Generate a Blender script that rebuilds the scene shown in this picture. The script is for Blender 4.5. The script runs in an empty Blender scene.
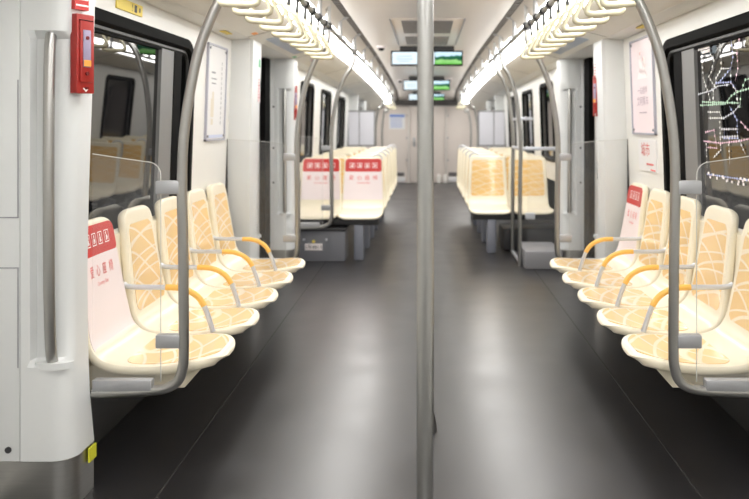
import bpy, bmesh, math, random
from mathutils import Vector, Matrix
random.seed(4)
SC = bpy.context.scene
COL = SC.collection
PI = math.pi
CAMX, CAMZ, FPX = -0.01, 1.35, 746.0
VX, VY = 426.0, 123.0

# ------------------------------------------------------------------ materials
def new_mat(name):
    m = bpy.data.materials.new(name); m.use_nodes = True
    nt = m.node_tree
    return m, nt, nt.nodes['Principled BSDF']

def mat(name, col, rough=0.5, metal=0.0, var=0.03, nscale=6.0, bump=0.0, bscale=60.0, spec=0.5, coat=0.0, stretch=None):
    m, nt, p = new_mat(name)
    p.inputs['Roughness'].default_value = rough
    p.inputs['Metallic'].default_value = metal
    p.inputs['Specular IOR Level'].default_value = spec
    p.inputs['Coat Weight'].default_value = coat
    tc = nt.nodes.new('ShaderNodeTexCoord')
    no = nt.nodes.new('ShaderNodeTexNoise'); no.inputs['Scale'].default_value = nscale; no.inputs['Detail'].default_value = 3
    src = tc.outputs['Object']
    if stretch:
        mp = nt.nodes.new('ShaderNodeMapping'); mp.inputs['Scale'].default_value = stretch
        nt.links.new(src, mp.inputs['Vector']); src = mp.outputs['Vector']
    nt.links.new(src, no.inputs['Vector'])
    mx = nt.nodes.new('ShaderNodeMix'); mx.data_type = 'RGBA'
    mx.inputs['A'].default_value = (*[max(0, c * (1 - var)) for c in col], 1)
    mx.inputs['B'].default_value = (*[min(1, c * (1 + var)) for c in col], 1)
    nt.links.new(no.outputs['Fac'], mx.inputs['Factor'])
    nt.links.new(mx.outputs['Result'], p.inputs['Base Color'])
    if bump:
        n2 = nt.nodes.new('ShaderNodeTexNoise'); n2.inputs['Scale'].default_value = bscale
        nt.links.new(src, n2.inputs['Vector'])
        b = nt.nodes.new('ShaderNodeBump'); b.inputs['Strength'].default_value = bump; b.inputs['Distance'].default_value = 0.002
        nt.links.new(n2.outputs['Fac'], b.inputs['Height']); nt.links.new(b.outputs['Normal'], p.inputs['Normal'])
    return m

def srgb(r, g, b):
    f = lambda c: (c / 255 / 12.92) if c / 255 <= 0.04045 else ((c / 255 + 0.055) / 1.055) ** 2.4
    return (f(r), f(g), f(b))

WHITE = mat('white_panel_paint', srgb(232, 231, 227), 0.38, bump=0.08, bscale=220)
PILLAR = mat('pillar_white_paint', srgb(220, 222, 222), 0.4, bump=0.08, bscale=220)
HEADER = mat('cream_white_paint', srgb(232, 229, 220), 0.4)
CEIL = mat('warm_grey_ceiling', srgb(218, 211, 205), 0.28, bump=0.03)
COVE = mat('cove_panel', srgb(198, 190, 180), 0.4)
CREAM = mat('cream_plastic', srgb(238, 229, 206), 0.32, coat=0.15)
STRAPM = mat('ivory_strap_plastic', srgb(206, 199, 172), 0.4)
STEEL = mat('brushed_steel_tube', srgb(172, 171, 168), 0.34, 1.0, var=0.06, nscale=40, stretch=(1, 1, 30))
POLEM = mat('ribbed_steel_pole', srgb(176, 176, 174), 0.34, 1.0, var=0.05, nscale=40)
KICK = mat('stainless_kick_plate', srgb(178, 177, 174), 0.32, 1.0, var=0.12, nscale=8, stretch=(1, 1, 20))
ALU = mat('silver_grey_fitting', srgb(176, 177, 180), 0.42, 0.55)
SILVER = mat('silver_armrest', srgb(205, 208, 215), 0.35, 0.4)
YELLOW = mat('yellow_grip', srgb(240, 190, 95), 0.4)
RED = mat('red_enamel', srgb(160, 36, 30), 0.35)
REDPRINT = mat('red_print', srgb(200, 56, 54), 0.45, var=0.01)
PINK = mat('pale_pink_print', srgb(240, 228, 230), 0.4, var=0.01)
WPRINT = mat('white_print', srgb(250, 242, 242), 0.5, var=0.0)
BLACK = mat('black_rubber', (0.005, 0.005, 0.005), 0.6, spec=.04)
BEAD = mat('bead_grey', srgb(60, 60, 60), .5)
BRK = mat('satin_bracket', srgb(170, 170, 170), .5, .3)
SASH = mat('sash_grey', srgb(124, 124, 124), .45)
DARK = mat('dark_grey_metal', srgb(52, 52, 54), 0.5)
GREYBOX = mat('grey_painted_box', srgb(118, 119, 126), 0.5)
GREYLIGHT = mat('light_grey_box', srgb(142, 142, 146), 0.5)
LEGM = mat('blue_grey_leg', srgb(132, 135, 146), 0.45, 0.2)
YLAB = mat('yellow_sticker', srgb(236, 212, 96), 0.5)
ORANGE = mat('orange_sticker', srgb(240, 160, 70), 0.5)
GREEN = mat('green_sticker', srgb(90, 180, 130), 0.5)
BLUEP = mat('blue_print', srgb(120, 150, 215), 0.5)
GREYP = mat('grey_print', srgb(150, 150, 156), 0.5)
TANP = mat('tan_print', srgb(224, 216, 200), 0.5)
PAPER = mat('poster_paper', srgb(232, 231, 232), 0.35, var=0.01)
PINKPAPER = mat('pink_poster_paper', srgb(240, 224, 228), 0.35, var=0.02)
MAPBLUE = mat('blue_grey_map_print', srgb(170, 184, 202), 0.35, var=0.12, nscale=14)
ENDM = mat('beige_grey_end_wall', srgb(222, 212, 205), 0.45)
GRILLE_D = mat('dark_vent', srgb(70, 66, 64), 0.6)
SLOT = mat('brown_grey_slot', srgb(84, 78, 72), .6)
LILAC = mat('lilac_label', srgb(150, 140, 165), 0.4, var=0.15, nscale=30)
BLUEGLASS = mat('blue_grey_reflective_glass', srgb(168, 176, 198), 0.12, 0.35, var=0.1, nscale=2)

# floor: dark speckled sheet flooring, glossy
FLOORM, nt, p = new_mat('dark_grey_sheet_floor')
tc = nt.nodes.new('ShaderNodeTexCoord')
n1 = nt.nodes.new('ShaderNodeTexNoise'); n1.inputs['Scale'].default_value = 3.0; n1.inputs['Detail'].default_value = 6
n2 = nt.nodes.new('ShaderNodeTexNoise'); n2.inputs['Scale'].default_value = 900.0
nt.links.new(tc.outputs['Object'], n1.inputs['Vector']); nt.links.new(tc.outputs['Object'], n2.inputs['Vector'])
mx = nt.nodes.new('ShaderNodeMix'); mx.data_type = 'RGBA'
mx.inputs['A'].default_value = (*srgb(30, 29, 30), 1); mx.inputs['B'].default_value = (*srgb(46, 45, 48), 1)
ad = nt.nodes.new('ShaderNodeMath'); ad.operation = 'MULTIPLY_ADD'; ad.inputs[1].default_value = 0.12
nt.links.new(n2.outputs['Fac'], ad.inputs[0]); nt.links.new(n1.outputs['Fac'], ad.inputs[2])
nt.links.new(ad.outputs[0], mx.inputs['Factor']); nt.links.new(mx.outputs['Result'], p.inputs['Base Color'])
mr = nt.nodes.new('ShaderNodeMapRange'); mr.inputs['To Min'].default_value = 0.25; mr.inputs['To Max'].default_value = 0.40; p.inputs['IOR'].default_value = 1.85
nt.links.new(n1.outputs['Fac'], mr.inputs['Value']); nt.links.new(mr.outputs['Result'], p.inputs['Roughness'])
SEAMM = mat('floor_seam_weld', srgb(54, 53, 52), 0.5)

# dark night glass of the outer windows
NIGHT, nt, p = new_mat('night_window_glass')
p.inputs['Base Color'].default_value = (0.006, 0.006, 0.007, 1); p.inputs['Roughness'].default_value = 0.015
p.inputs['IOR'].default_value = 1.75

# clear partition glass
def clear_glass(name, tint, haze=0.03):
    m = bpy.data.materials.new(name); m.use_nodes = True; nt = m.node_tree; nt.nodes.clear()
    out = nt.nodes.new('ShaderNodeOutputMaterial'); mx = nt.nodes.new('ShaderNodeMixShader'); m2 = nt.nodes.new('ShaderNodeMixShader')
    tr = nt.nodes.new('ShaderNodeBsdfTransparent'); tr.inputs['Color'].default_value = (*tint, 1)
    gl = nt.nodes.new('ShaderNodeBsdfGlossy'); gl.inputs['Roughness'].default_value = 0.02
    df = nt.nodes.new('ShaderNodeBsdfDiffuse'); df.inputs['Color'].default_value = (.9, .9, .9, 1)
    lw = nt.nodes.new('ShaderNodeLayerWeight'); lw.inputs['Blend'].default_value = 0.5
    pw = nt.nodes.new('ShaderNodeMath'); pw.operation = 'POWER'; pw.inputs[1].default_value = 5.0
    ma = nt.nodes.new('ShaderNodeMath'); ma.operation = 'MULTIPLY_ADD'; ma.inputs[1].default_value = 0.4; ma.inputs[2].default_value = 0.012
    nt.links.new(lw.outputs['Facing'], pw.inputs[0]); nt.links.new(pw.outputs[0], ma.inputs[0]); nt.links.new(ma.outputs[0], mx.inputs[0])
    m2.inputs[0].default_value = haze
    nt.links.new(tr.outputs[0], m2.inputs[1]); nt.links.new(df.outputs[0], m2.inputs[2])
    nt.links.new(m2.outputs[0], mx.inputs[1]); nt.links.new(gl.outputs[0], mx.inputs[2])
    nt.links.new(mx.outputs[0], out.inputs[0])
    return m
GLASS = clear_glass('clear_partition_glass', (0.995, 0.996, 0.996))
GLASSEDGE = mat('polished_glass_edge', srgb(205, 205, 200), 0.2)
MISTY = mat('frosted_partition_panel', srgb(224, 224, 232), 0.3, var=0.02)

def emis(name, col, s):
    m = bpy.data.materials.new(name); m.use_nodes = True; nt = m.node_tree; nt.nodes.clear()
    out = nt.nodes.new('ShaderNodeOutputMaterial'); e = nt.nodes.new('ShaderNodeEmission')
    e.inputs['Color'].default_value = (*col, 1); e.inputs['Strength'].default_value = s
    nt.links.new(e.outputs[0], out.inputs[0])
    return m
STRIP = emis('lamp_diffuser', (1.0, 0.985, 0.955), 5.6)
SCR_W = emis('screen_white', (0.80, 0.92, 0.98), 0.42)

# screen picture: sky, hills and meadow by object height
SCR_P = bpy.data.materials.new('screen_landscape'); SCR_P.use_nodes = True; nt = SCR_P.node_tree; nt.nodes.clear()
out = nt.nodes.new('ShaderNodeOutputMaterial'); e = nt.nodes.new('ShaderNodeEmission'); e.inputs['Strength'].default_value = 0.42
tc = nt.nodes.new('ShaderNodeTexCoord'); sp = nt.nodes.new('ShaderNodeSeparateXYZ')
no = nt.nodes.new('ShaderNodeTexNoise'); no.inputs['Scale'].default_value = 14.0
ma = nt.nodes.new('ShaderNodeMath'); ma.operation = 'MULTIPLY_ADD'; ma.inputs[1].default_value = 0.06
ra = nt.nodes.new('ShaderNodeValToRGB')
nt.links.new(tc.outputs['Object'], sp.inputs[0]); nt.links.new(tc.outputs['Object'], no.inputs['Vector'])
nt.links.new(no.outputs['Fac'], ma.inputs[0]); nt.links.new(sp.outputs['Z'], ma.inputs[2])
mr = nt.nodes.new('ShaderNodeMapRange'); mr.inputs['From Min'].default_value = -0.05; mr.inputs['From Max'].default_value = 0.12
nt.links.new(ma.outputs[0], mr.inputs['Value']); nt.links.new(mr.outputs['Result'], ra.inputs['Fac'])
cr = ra.color_ramp
cr.elements[0].position = 0.0; cr.elements[0].color = (0.10, 0.42, 0.05, 1)
cr.elements[1].position = 1.0; cr.elements[1].color = (0.75, 0.92, 1.0, 1)
for ps, c in ((0.30, (0.35, 0.75, 0.25, 1)), (0.42, (0.02, 0.10, 0.05, 1)), (0.58, (0.03, 0.16, 0.09, 1)), (0.64, (0.6, 0.85, 1.0, 1))):
    el = cr.elements.new(ps); el.color = c
nt.links.new(ra.outputs['Color'], e.inputs['Color']); nt.links.new(e.outputs[0], out.inputs[0])

# yellow seat inset with pale curved lines
def arcs_mat(name, base, line, k=1.0):
    m, nt, p = new_mat(name)
    p.inputs['Roughness'].default_value = 0.22; p.inputs['Coat Weight'].default_value = 0.4
    tc = nt.nodes.new('ShaderNodeTexCoord')
    last = None
    for off, sc, dist in (((0.12, -0.3, 0.2), 3.7 * k, 0.7), ((-0.33, 0.21, -0.12), 3.2 * k, 1.0), ((0.3, 0.35, 0.4), 2.7 * k, 1.3)):
        mp = nt.nodes.new('ShaderNodeMapping'); mp.inputs['Location'].default_value = off
        w = nt.nodes.new('ShaderNodeTexWave'); w.wave_type = 'RINGS'; w.rings_direction = 'SPHERICAL'
        w.inputs['Scale'].default_value = sc; w.inputs['Distortion'].default_value = dist; w.inputs['Detail'].default_value = 0.0
        w.inputs['Detail Scale'].default_value = 1.5
        nt.links.new(tc.outputs['Object'], mp.inputs['Vector']); nt.links.new(mp.outputs['Vector'], w.inputs['Vector'])
        r = nt.nodes.new('ShaderNodeMapRange'); r.inputs['From Min'].default_value = 0.965; r.inputs['From Max'].default_value = 0.99
        nt.links.new(w.outputs['Fac'], r.inputs['Value'])
        if last is None: last = r.outputs['Result']
        else:
            mm = nt.nodes.new('ShaderNodeMath'); mm.operation = 'MAXIMUM'
            nt.links.new(last, mm.inputs[0]); nt.links.new(r.outputs['Result'], mm.inputs[1]); last = mm.outputs[0]
    mx = nt.nodes.new('ShaderNodeMix'); mx.data_type = 'RGBA'
    mx.inputs['A'].default_value = (*base, 1); mx.inputs['B'].default_value = (*line, 1)
    nt.links.new(last, mx.inputs['Factor']); nt.links.new(mx.outputs['Result'], p.inputs['Base Color'])
    return m
INSET = arcs_mat('yellow_inset_with_arcs', srgb(238, 203, 146), srgb(246, 232, 208))
INSET2 = arcs_mat('amber_inset_with_streaks', srgb(236, 194, 124), srgb(240, 218, 180), 1.6)

# vent grille
GRILLE, nt, p = new_mat('perforated_vent')
p.inputs['Roughness'].default_value = 0.6
tc = nt.nodes.new('ShaderNodeTexCoord'); vo = nt.nodes.new('ShaderNodeTexVoronoi'); vo.inputs['Scale'].default_value = 60; vo.inputs['Randomness'].default_value = 0.0
nt.links.new(tc.outputs['Object'], vo.inputs['Vector'])
mr = nt.nodes.new('ShaderNodeMapRange'); mr.inputs['From Min'].default_value = 0.35; mr.inputs['From Max'].default_value = 0.5
nt.links.new(vo.outputs['Distance'], mr.inputs['Value'])
mx = nt.nodes.new('ShaderNodeMix'); mx.data_type = 'RGBA'; mx.inputs['A'].default_value = (0.07, 0.065, 0.065, 1); mx.inputs['B'].default_value = (0.25, 0.24, 0.24, 1)
nt.links.new(mr.outputs['Result'], mx.inputs['Factor']); nt.links.new(mx.outputs['Result'], p.inputs['Base Color'])

# ------------------------------------------------------------------ mesh helpers
class MB:
    def __init__(s): s.bm = bmesh.new(); s.sx = 1
    def box(s, x0, x1, y0, y1, z0, z1, bev=0.0, rot=None, piv=None):
        b = bmesh.new()
        bmesh.ops.create_cube(b, size=1)
        bmesh.ops.scale(b, vec=(x1 - x0, y1 - y0, z1 - z0), verts=b.verts)
        if bev > 0: bmesh.ops.bevel(b, geom=list(b.edges), offset=bev, segments=2, affect='EDGES', profile=0.5)
        bmesh.ops.translate(b, vec=((x0 + x1) / 2, (y0 + y1) / 2, (z0 + z1) / 2), verts=b.verts)
        if rot is not None:
            bmesh.ops.rotate(b, cent=piv or ((x0 + x1) / 2, (y0 + y1) / 2, (z0 + z1) / 2), matrix=rot, verts=b.verts)
        s.join(b); return s
    def join(s, b):
        me = bpy.data.meshes.new('tmp'); b.to_mesh(me); b.free(); s.bm.from_mesh(me); bpy.data.meshes.remove(me)
    def tube(s, pts, r, n=14, caps=True, flat=None):
        pts = [Vector(p) for p in pts]
        ups = None; rings = []
        for i, p in enumerate(pts):
            t = (pts[min(i + 1, len(pts) - 1)] - pts[max(i - 1, 0)]).normalized()
            if ups is None:
                a = Vector((0, 0, 1)) if abs(t.z) < 0.9 else Vector((0, 1, 0))
                u = (a - t * a.dot(t)).normalized()
            else: u = (ups - t * ups.dot(t)).normalized()
            ups = u; v = t.cross(u)
            rr = r[i] if isinstance(r, (list, tuple)) else r
            k = flat or 1.0
            rings.append([s.bm.verts.new(p + (u * math.cos(2 * PI * j / n) + v * math.sin(2 * PI * j / n) * k) * rr) for j in range(n)])
        for a, b in zip(rings, rings[1:]):
            for j in range(n): s.bm.faces.new((a[j], a[(j + 1) % n], b[(j + 1) % n], b[j]))
        if caps: s.bm.faces.new(rings[0]); s.bm.faces.new(rings[-1])
        return s
    def loft(s, loops, closed=True, caps=True):
        rr = [[s.bm.verts.new(Vector(p)) for p in lp] for lp in loops]
        n = len(rr[0])
        for a, b in zip(rr, rr[1:]):
            for j in range(n if closed else n - 1): s.bm.faces.new((a[j], a[(j + 1) % n], b[(j + 1) % n], b[j]))
        if caps and closed: s.bm.faces.new(rr[0]); s.bm.faces.new(rr[-1])
        return s
    def prism(s, prof, ys, dzf=None):
        """closed X,Z outline drawn along Y"""
        return s.loft([[(x, y, z + (dzf(y) if dzf else 0)) for x, z in prof] for y in ys])
    def face(s, pts): s.bm.faces.new([s.bm.verts.new(Vector(p)) for p in pts]); return s
    def lathe(s, prof, cx, cy, cz, n=24):
        return s.loft([[(cx + r * math.cos(2 * PI * j / n), cy + r * math.sin(2 * PI * j / n), cz + z) for j in range(n)] for r, z in prof])
    def link(s, name, m, parent=None, org=(0, 0, 0), smooth=True, sx=1, ang=40):
        if sx < 0: bmesh.ops.scale(s.bm, vec=(-1, 1, 1), verts=s.bm.verts)
        bmesh.ops.translate(s.bm, vec=-Vector(org), verts=s.bm.verts)
        bmesh.ops.remove_doubles(s.bm, verts=s.bm.verts, dist=1e-6)
        bmesh.ops.recalc_face_normals(s.bm, faces=s.bm.faces)
        if smooth:
            for f in s.bm.faces: f.smooth = True
            for e in s.bm.edges:
                if len(e.link_faces) == 2 and e.calc_face_angle(0) > math.radians(ang): e.smooth = False
        me = bpy.data.meshes.new(name); s.bm.to_mesh(me); s.bm.free()
        me.materials.append(m)
        o = bpy.data.objects.new(name, me); COL.objects.link(o)
        if parent: o.parent = parent
        else: o.location = org
        return o

def empty(name, loc=(0, 0, 0), rz=0.0):
    o = bpy.data.objects.new(name, None); COL.objects.link(o); o.location = loc; o.rotation_euler = (0, 0, rz)
    o.empty_display_size = 0.05
    return o
def tag(o, label=None, cat=None, group=None, kind=None):
    if label: o['label'] = label
    if cat: o['category'] = cat
    if group: o['group'] = group
    if kind: o['kind'] = kind
    return o
def thing(name, loc, label, cat, group=None, rz=0.0): return tag(empty(name, loc, rz), label, cat, group)
def struct(o): o['kind'] = 'structure'; return o
KIDS = {}
def copy_tree(o, parent=None):
    c = o.copy(); COL.objects.link(c)
    if parent: c.parent = parent
    for ch in [x for x in bpy.data.objects if x.parent == o]: copy_tree(ch, c)
    return c

def spline(pts, n=8):
    P = [Vector(p) for p in pts]; out = []
    for i in range(len(P) - 1):
        p0 = P[max(i - 1, 0)]; p1 = P[i]; p2 = P[i + 1]; p3 = P[min(i + 2, len(P) - 1)]
        for k in range(n):
            t = k / n
            out.append(0.5 * ((2 * p1) + (-p0 + p2) * t + (2 * p0 - 5 * p1 + 4 * p2 - p3) * t * t + (-p0 + 3 * p1 - 3 * p2 + p3) * t ** 3))
    out.append(P[-1]); return out

def interp(tab, x):
    if x <= tab[0][0]: return tab[0][1]
    for (a, b), (c, d) in zip(tab, tab[1:]):
        if x <= c: return b + (d - b) * (x - a) / (c - a)
    return tab[-1][1]
def dz(y): return interp([(9, 0), (12.5, -0.06), (15.8, -0.16), (16.75, -0.34)], y)

_txt = {}
def text_polys(s, size):
    """flat outline of the writing as polygons centred on 0,0"""
    key = (s, size)
    if key not in _txt:
        cu = bpy.data.curves.new('t', 'FONT'); cu.body = s; cu.size = size; cu.align_x = 'CENTER'; cu.align_y = 'CENTER'; cu.resolution_u = 2
        o = bpy.data.objects.new('t', cu); COL.objects.link(o)
        dg = bpy.context.evaluated_depsgraph_get(); dg.update()
        me = bpy.data.meshes.new_from_object(o.evaluated_get(dg))
        _txt[key] = [[(me.vertices[i].co.x, me.vertices[i].co.y) for i in f.vertices] for f in me.polygons]
        bpy.data.meshes.remove(me); bpy.data.objects.remove(o); bpy.data.curves.remove(cu)
    return _txt[key]

def rect(cx, cy, w, h): return [[(cx - w / 2, cy - h / 2), (cx + w / 2, cy - h / 2), (cx + w / 2, cy + h / 2), (cx - w / 2, cy + h / 2)]]
def frame2(cx, cy, w, h, t):
    return rect(cx, cy + h / 2 - t / 2, w, t) + rect(cx, cy - h / 2 + t / 2, w, t) + rect(cx - w / 2 + t / 2, cy, t, h - 2 * t) + rect(cx + w / 2 - t / 2, cy, t, h - 2 * t)
def disc(cx, cy, r, n=10): return [[(cx + r * math.cos(2 * PI * i / n), cy + r * math.sin(2 * PI * i / n)) for i in range(n)]]
def move(ps, dx, dy, mirror=1): return [[(x * mirror + dx, y + dy) for x, y in f] for f in ps]
def put(mb, polys, f):
    for ps in polys: mb.face([f(a, b) for a, b in ps])
    return mb

# ------------------------------------------------------------------ shell of the car
Y0, YE = -6.0, 16.8
def wx(z): return 1.43 if z < 0.7 else 1.43 - 0.035 * (z - 0.7)

m = MB(); m.box(-1.7, 1.7, Y0, YE + .2, -0.06, 0); floor = struct(m.link('floor', FLOORM, smooth=False))
m = MB()
for sx in (-1, 1): m.box(sx * 0.985 - 0.0035, sx * 0.985 + 0.0035, Y0, YE, 0, 0.0012)
for yy in (1.3, 13.2): m.box(-1.43, 1.43, yy - .003, yy + .003, 0, 0.0011)
struct(m.link('trim_1', SEAMM, smooth=False))

YS = [Y0, 3, 6, 9, 10.7, 12.5, 14.2, 15.8, 16.3, 16.75]
m = MB(); m.prism([(-.61, 2.2), (.61, 2.2), (.61, 2.26), (-.61, 2.26)], YS, dz); struct(m.link('ceiling', CEIL, smooth=False))
for k, sx in enumerate((-1, 1)):
    # slot, cove, lamp strip, sloping panel
    side = ('left', 'right')[k]
    m = MB(); m.prism([(.608, 2.203), (.67, 2.203), (.668, 2.27), (.61, 2.27)], YS, dz)
    for i in range(120):
        y = 3.0 + i * 0.11
        m.box(.613, .665, y, y + .014, 2.199 + dz(y), 2.205 + dz(y))
    struct(m.link('trim_%d' % (2 + k), SLOT, sx=sx, smooth=False))
    m = MB(); m.prism([(.666, 2.2), (.75, 2.118), (.79, 2.16), (.70, 2.25)], YS, dz); struct(m.link('trim_%d' % (4 + k), COVE, sx=sx, smooth=False))
    m = MB(); m.prism([(.75, 2.125), (.762, 2.085), (.79, 2.052), (.84, 2.032), (.918, 2.036), (.94, 2.07), (.77, 2.15)], [y for y in YS if y < 16.6], dz)
    o = m.link('ceiling_lamp', STRIP, sx=sx, smooth=False, org=(sx * .84, 7, 2.08))
    tag(o, 'long glowing white lamp strip running above the %s hand rail' % side, 'ceiling lamp', 'ceiling lamp strips')
    m = MB(); m.prism([(.918, 2.038), (.98, 2.012), (1.08, 1.98), (1.235, 1.94), (1.25, 1.945), (1.25, 2.1), (.94, 2.1)], YS, dz); struct(m.link('trim_%d' % (6 + k), HEADER, sx=sx, smooth=False))
    m = MB(); m.prism([(1.237, 1.947), (1.62, 1.932), (1.62, 2.1), (1.237, 2.1)], YS, dz); struct(m.link('trim_%d' % (8 + k), WHITE, sx=sx, smooth=False))

SEAML = mat('panel_joint', srgb(120, 116, 110), .6)
for k, sx in enumerate((-1, 1)):
    m = MB()
    for y in (3.35, 5.12, 6.86, 9.0, 11.2, 13.4):
        m.loft([[(x, y + o, z + dz(y) - .0015) for x, z in ((.925, 2.035), (.98, 2.012), (1.08, 1.98), (1.235, 1.94), (1.235, 1.945), (1.08, 1.985), (.98, 2.017), (.925, 2.04))] for o in (-.003, .003)])
    struct(m.link('trim_%d' % (40 + k), SEAML, sx=sx, smooth=False))

def wall_section(m, y0, y1, holes):
    """wall between y0 and y1 with rounded window holes (ya, yb, za, zb, r)"""
    zt = 1.96
    m.face([(1.43, y0, 0), (1.43, y1, 0), (1.43, y1, .7), (1.43, y0, .7)])
    if not holes:
        m.face([(wx(.7), y0, .7), (wx(.7), y1, .7), (wx(zt), y1, zt), (wx(zt), y0, zt)]); return
    cuts = [y0] + [(a[1] + b[0]) / 2 for a, b in zip(holes, holes[1:])] + [y1]
    for h, c0, c1 in zip(holes, cuts, cuts[1:]):
        lo, hi = rounded(h, 0), []
        n = len(lo) // 4
        for q, (cy, cz) in enumerate(((c1, zt), (c0, zt), (c0, .7), (c1, .7))):
            for i in range(n):
                y, z = lo[q * n + i]
                mid = (n - 1) / 2
                first = i < mid
                if abs(i - mid) < .1: hi.append((cy, cz))
                elif (q in (0, 2)) == first: hi.append((cy, z))
                else: hi.append((y, cz))
        A = [(wx(z), y, z) for y, z in hi]; B = [(wx(z), y, z) for y, z in lo]; C = [(wx(z) + .07, y, z) for y, z in lo]
        m.loft([A, B, C], caps=False)
def rounded(h, g, n=9):
    ya, yb, za, zb, r = h; r = r + g; out = []
    for q, (cy, cz) in enumerate(((yb - h[4], zb - h[4]), (ya + h[4], zb - h[4]), (ya + h[4], za + h[4]), (yb - h[4], za + h[4]))):
        for i in range(n):
            a = PI / 2 * (q + i / (n - 1))
            out.append((cy + r * math.cos(a), cz + r * math.sin(a)))
    return out

WN = [0]
def window(sx, h, big=False, glassmat=None):
    WN[0] += 1
    ya, yb, za, zb, r = h
    org = (sx * 1.42, (ya + yb) / 2, za)
    root = struct(empty('window_%d' % WN[0], org))
    ring = lambda g, d: [(wx(z) + d, y, z) for y, z in rounded(h, g)]
    g = .03 if big else .02
    m = MB(); m.loft([ring(g, .001), ring(g, -.016), ring(g - .01, -.02), ring(-.02, -.018), ring(-.03, -.008), ring(-.034, .012)], caps=False)
    m.link('gasket', BLACK, root, org, sx=sx)
    if big:
        m = MB(); m.loft([ring(-.034, .004), ring(-.048, .002), ring(-.05, .02)], caps=False)
        m.link('aluminium_bead', BEAD, root, org, sx=sx)
        m = MB(); m.loft([ring(-.05, .012), ring(-.062, .012), ring(-.062, .03)], caps=False)
        m.link('inner_gasket', BLACK, root, org, sx=sx)
        for nm, ya_, yb_, d_, mt_ in (('sash_bar', yb - .46, yb - .27, .010, SASH), ('sash_seal', yb - .27, yb - .15, .006, BLACK)):
            m = MB(); m.loft([[(wx(z) + o, y, z) for y, z in ((ya_, za + .06), (yb_, za + .06), (yb_, zb - .055), (ya_, zb - .055))] for o in (d_, .03)])
            m.link(nm, mt_, root, org, sx=sx, smooth=False)
    m = MB(); m.face([(wx(z) + .028, y, z) for y, z in rounded(h, -.012)])
    m.link('glass', glassmat or NIGHT, root, org, sx=sx, smooth=False)
    return root

BIG = (2.95, 4.40, .78, 1.80, .12)
FARL = [(8.25, 9.12, .93, 1.80, .07), (9.85, 10.78, .93, 1.78, .07), (11.75, 12.65, .93, 1.76, .07)]
FARR = FARL
for side, sx, far in (('left', -1, FARL), ('right', 1, FARR)):
    m = MB()
    wall_section(m, 2.70, 5.45, [BIG])
    wall_section(m, 7.1, 13.65, far)
    wall_section(m, 15.1, 16.85, [])
    m.face([(1.55, Y0, 0), (1.55, 2.6, 0), (1.55, 2.6, 2.1), (1.55, Y0, 2.1)])
    struct(m.link('wall_' + side, WHITE, sx=sx, ang=20))
    m = MB()
    for a, b in ((2.72, 5.4), (7.12, 13.6), (15.15, 16.8)): m.box(1.395, 1.44, a, b, 0, .36)
    struct(m.link('baseboard_' + side, DARK, sx=sx, smooth=False))
    window(sx, BIG, True)
    for i, h in enumerate(far): window(sx, h, False, None)

# doors (closed leaves between the pillars)
dn = 0
for sx in (-1, 1):
    for (a, b) in ((5.62, 6.9), (13.65, 15.1)):
        dn += 1
        org = (sx * 1.5, (a + b) / 2, 0)
        d = struct(empty('door_%d' % dn, org))
        mid = (a + b) / 2
        for y0, y1 in ((a + .02, mid - .006), (mid + .006, b - .22)):
            m = MB(); m.box(1.5, 1.54, y0, y1, 0.01, 1.96, .006); lf = m.link('door_leaf', WHITE, d, org, sx=sx)
            m = MB(); m.box(1.492, 1.51, y0 + .12, y1 - .12, .85, 1.75, .005); m.link('door_window', NIGHT, lf, org, sx=sx)
        m = MB(); m.box(1.45, 1.545, b - .215, b - .005, 0.0, 1.98); m.link('dark_gap_strip', BLACK, d, org, sx=sx)  # black strip stands in for the shaded gap between leaf and pillar
        m = MB(); m.box(1.40, 1.56, a, b, 0, .012); m.link('threshold', KICK, d, org, sx=sx)
# car ends
m = MB(); m.box(-1.7, 1.7, Y0 - .05, Y0, 0, 2.3); struct(m.link('wall_back', WHITE, smooth=False))
m = MB(); m.box(-1.6, 1.6, YE, YE + .05, 0, 2.2)
struct(m.link('wall_front', ENDM, smooth=False))
m = MB(); m.box(-.72, .72, YE - .10, YE, 1.74, 1.90, .01); struct(m.link('trim_30', GRILLE_D))
# end door with frame lines, handle
org = (0, YE, 0); d = struct(empty('door_9', org))
m = MB(); m.box(-.36, .40, YE - .03, YE, 0.02, 1.73, .008); m.link('door_leaf', ENDM, d, org)
m = MB()
for x in (-.40, .44): m.box(x - .025, x + .025, YE - .045, YE, 0, 1.75, .006)
m.box(-.42, .46, YE - .045, YE, 1.70, 1.75, .006); m.link('door_frame', mat('pale_frame', srgb(222, 216, 210), .4), d, org)
m = MB(); m.box(-.30, -.25, YE - .06, YE - .03, .82, 1.02, .01); m.link('handle', ALU, d, org)
for z in (.5, 1.0, 1.5):
  for x in (-.455, .465):
    m = MB(); m.box(x, x + .03, YE - .05, YE, z, z + .03, .003)
    m.link('hinge', GREYP, d, org)
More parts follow.
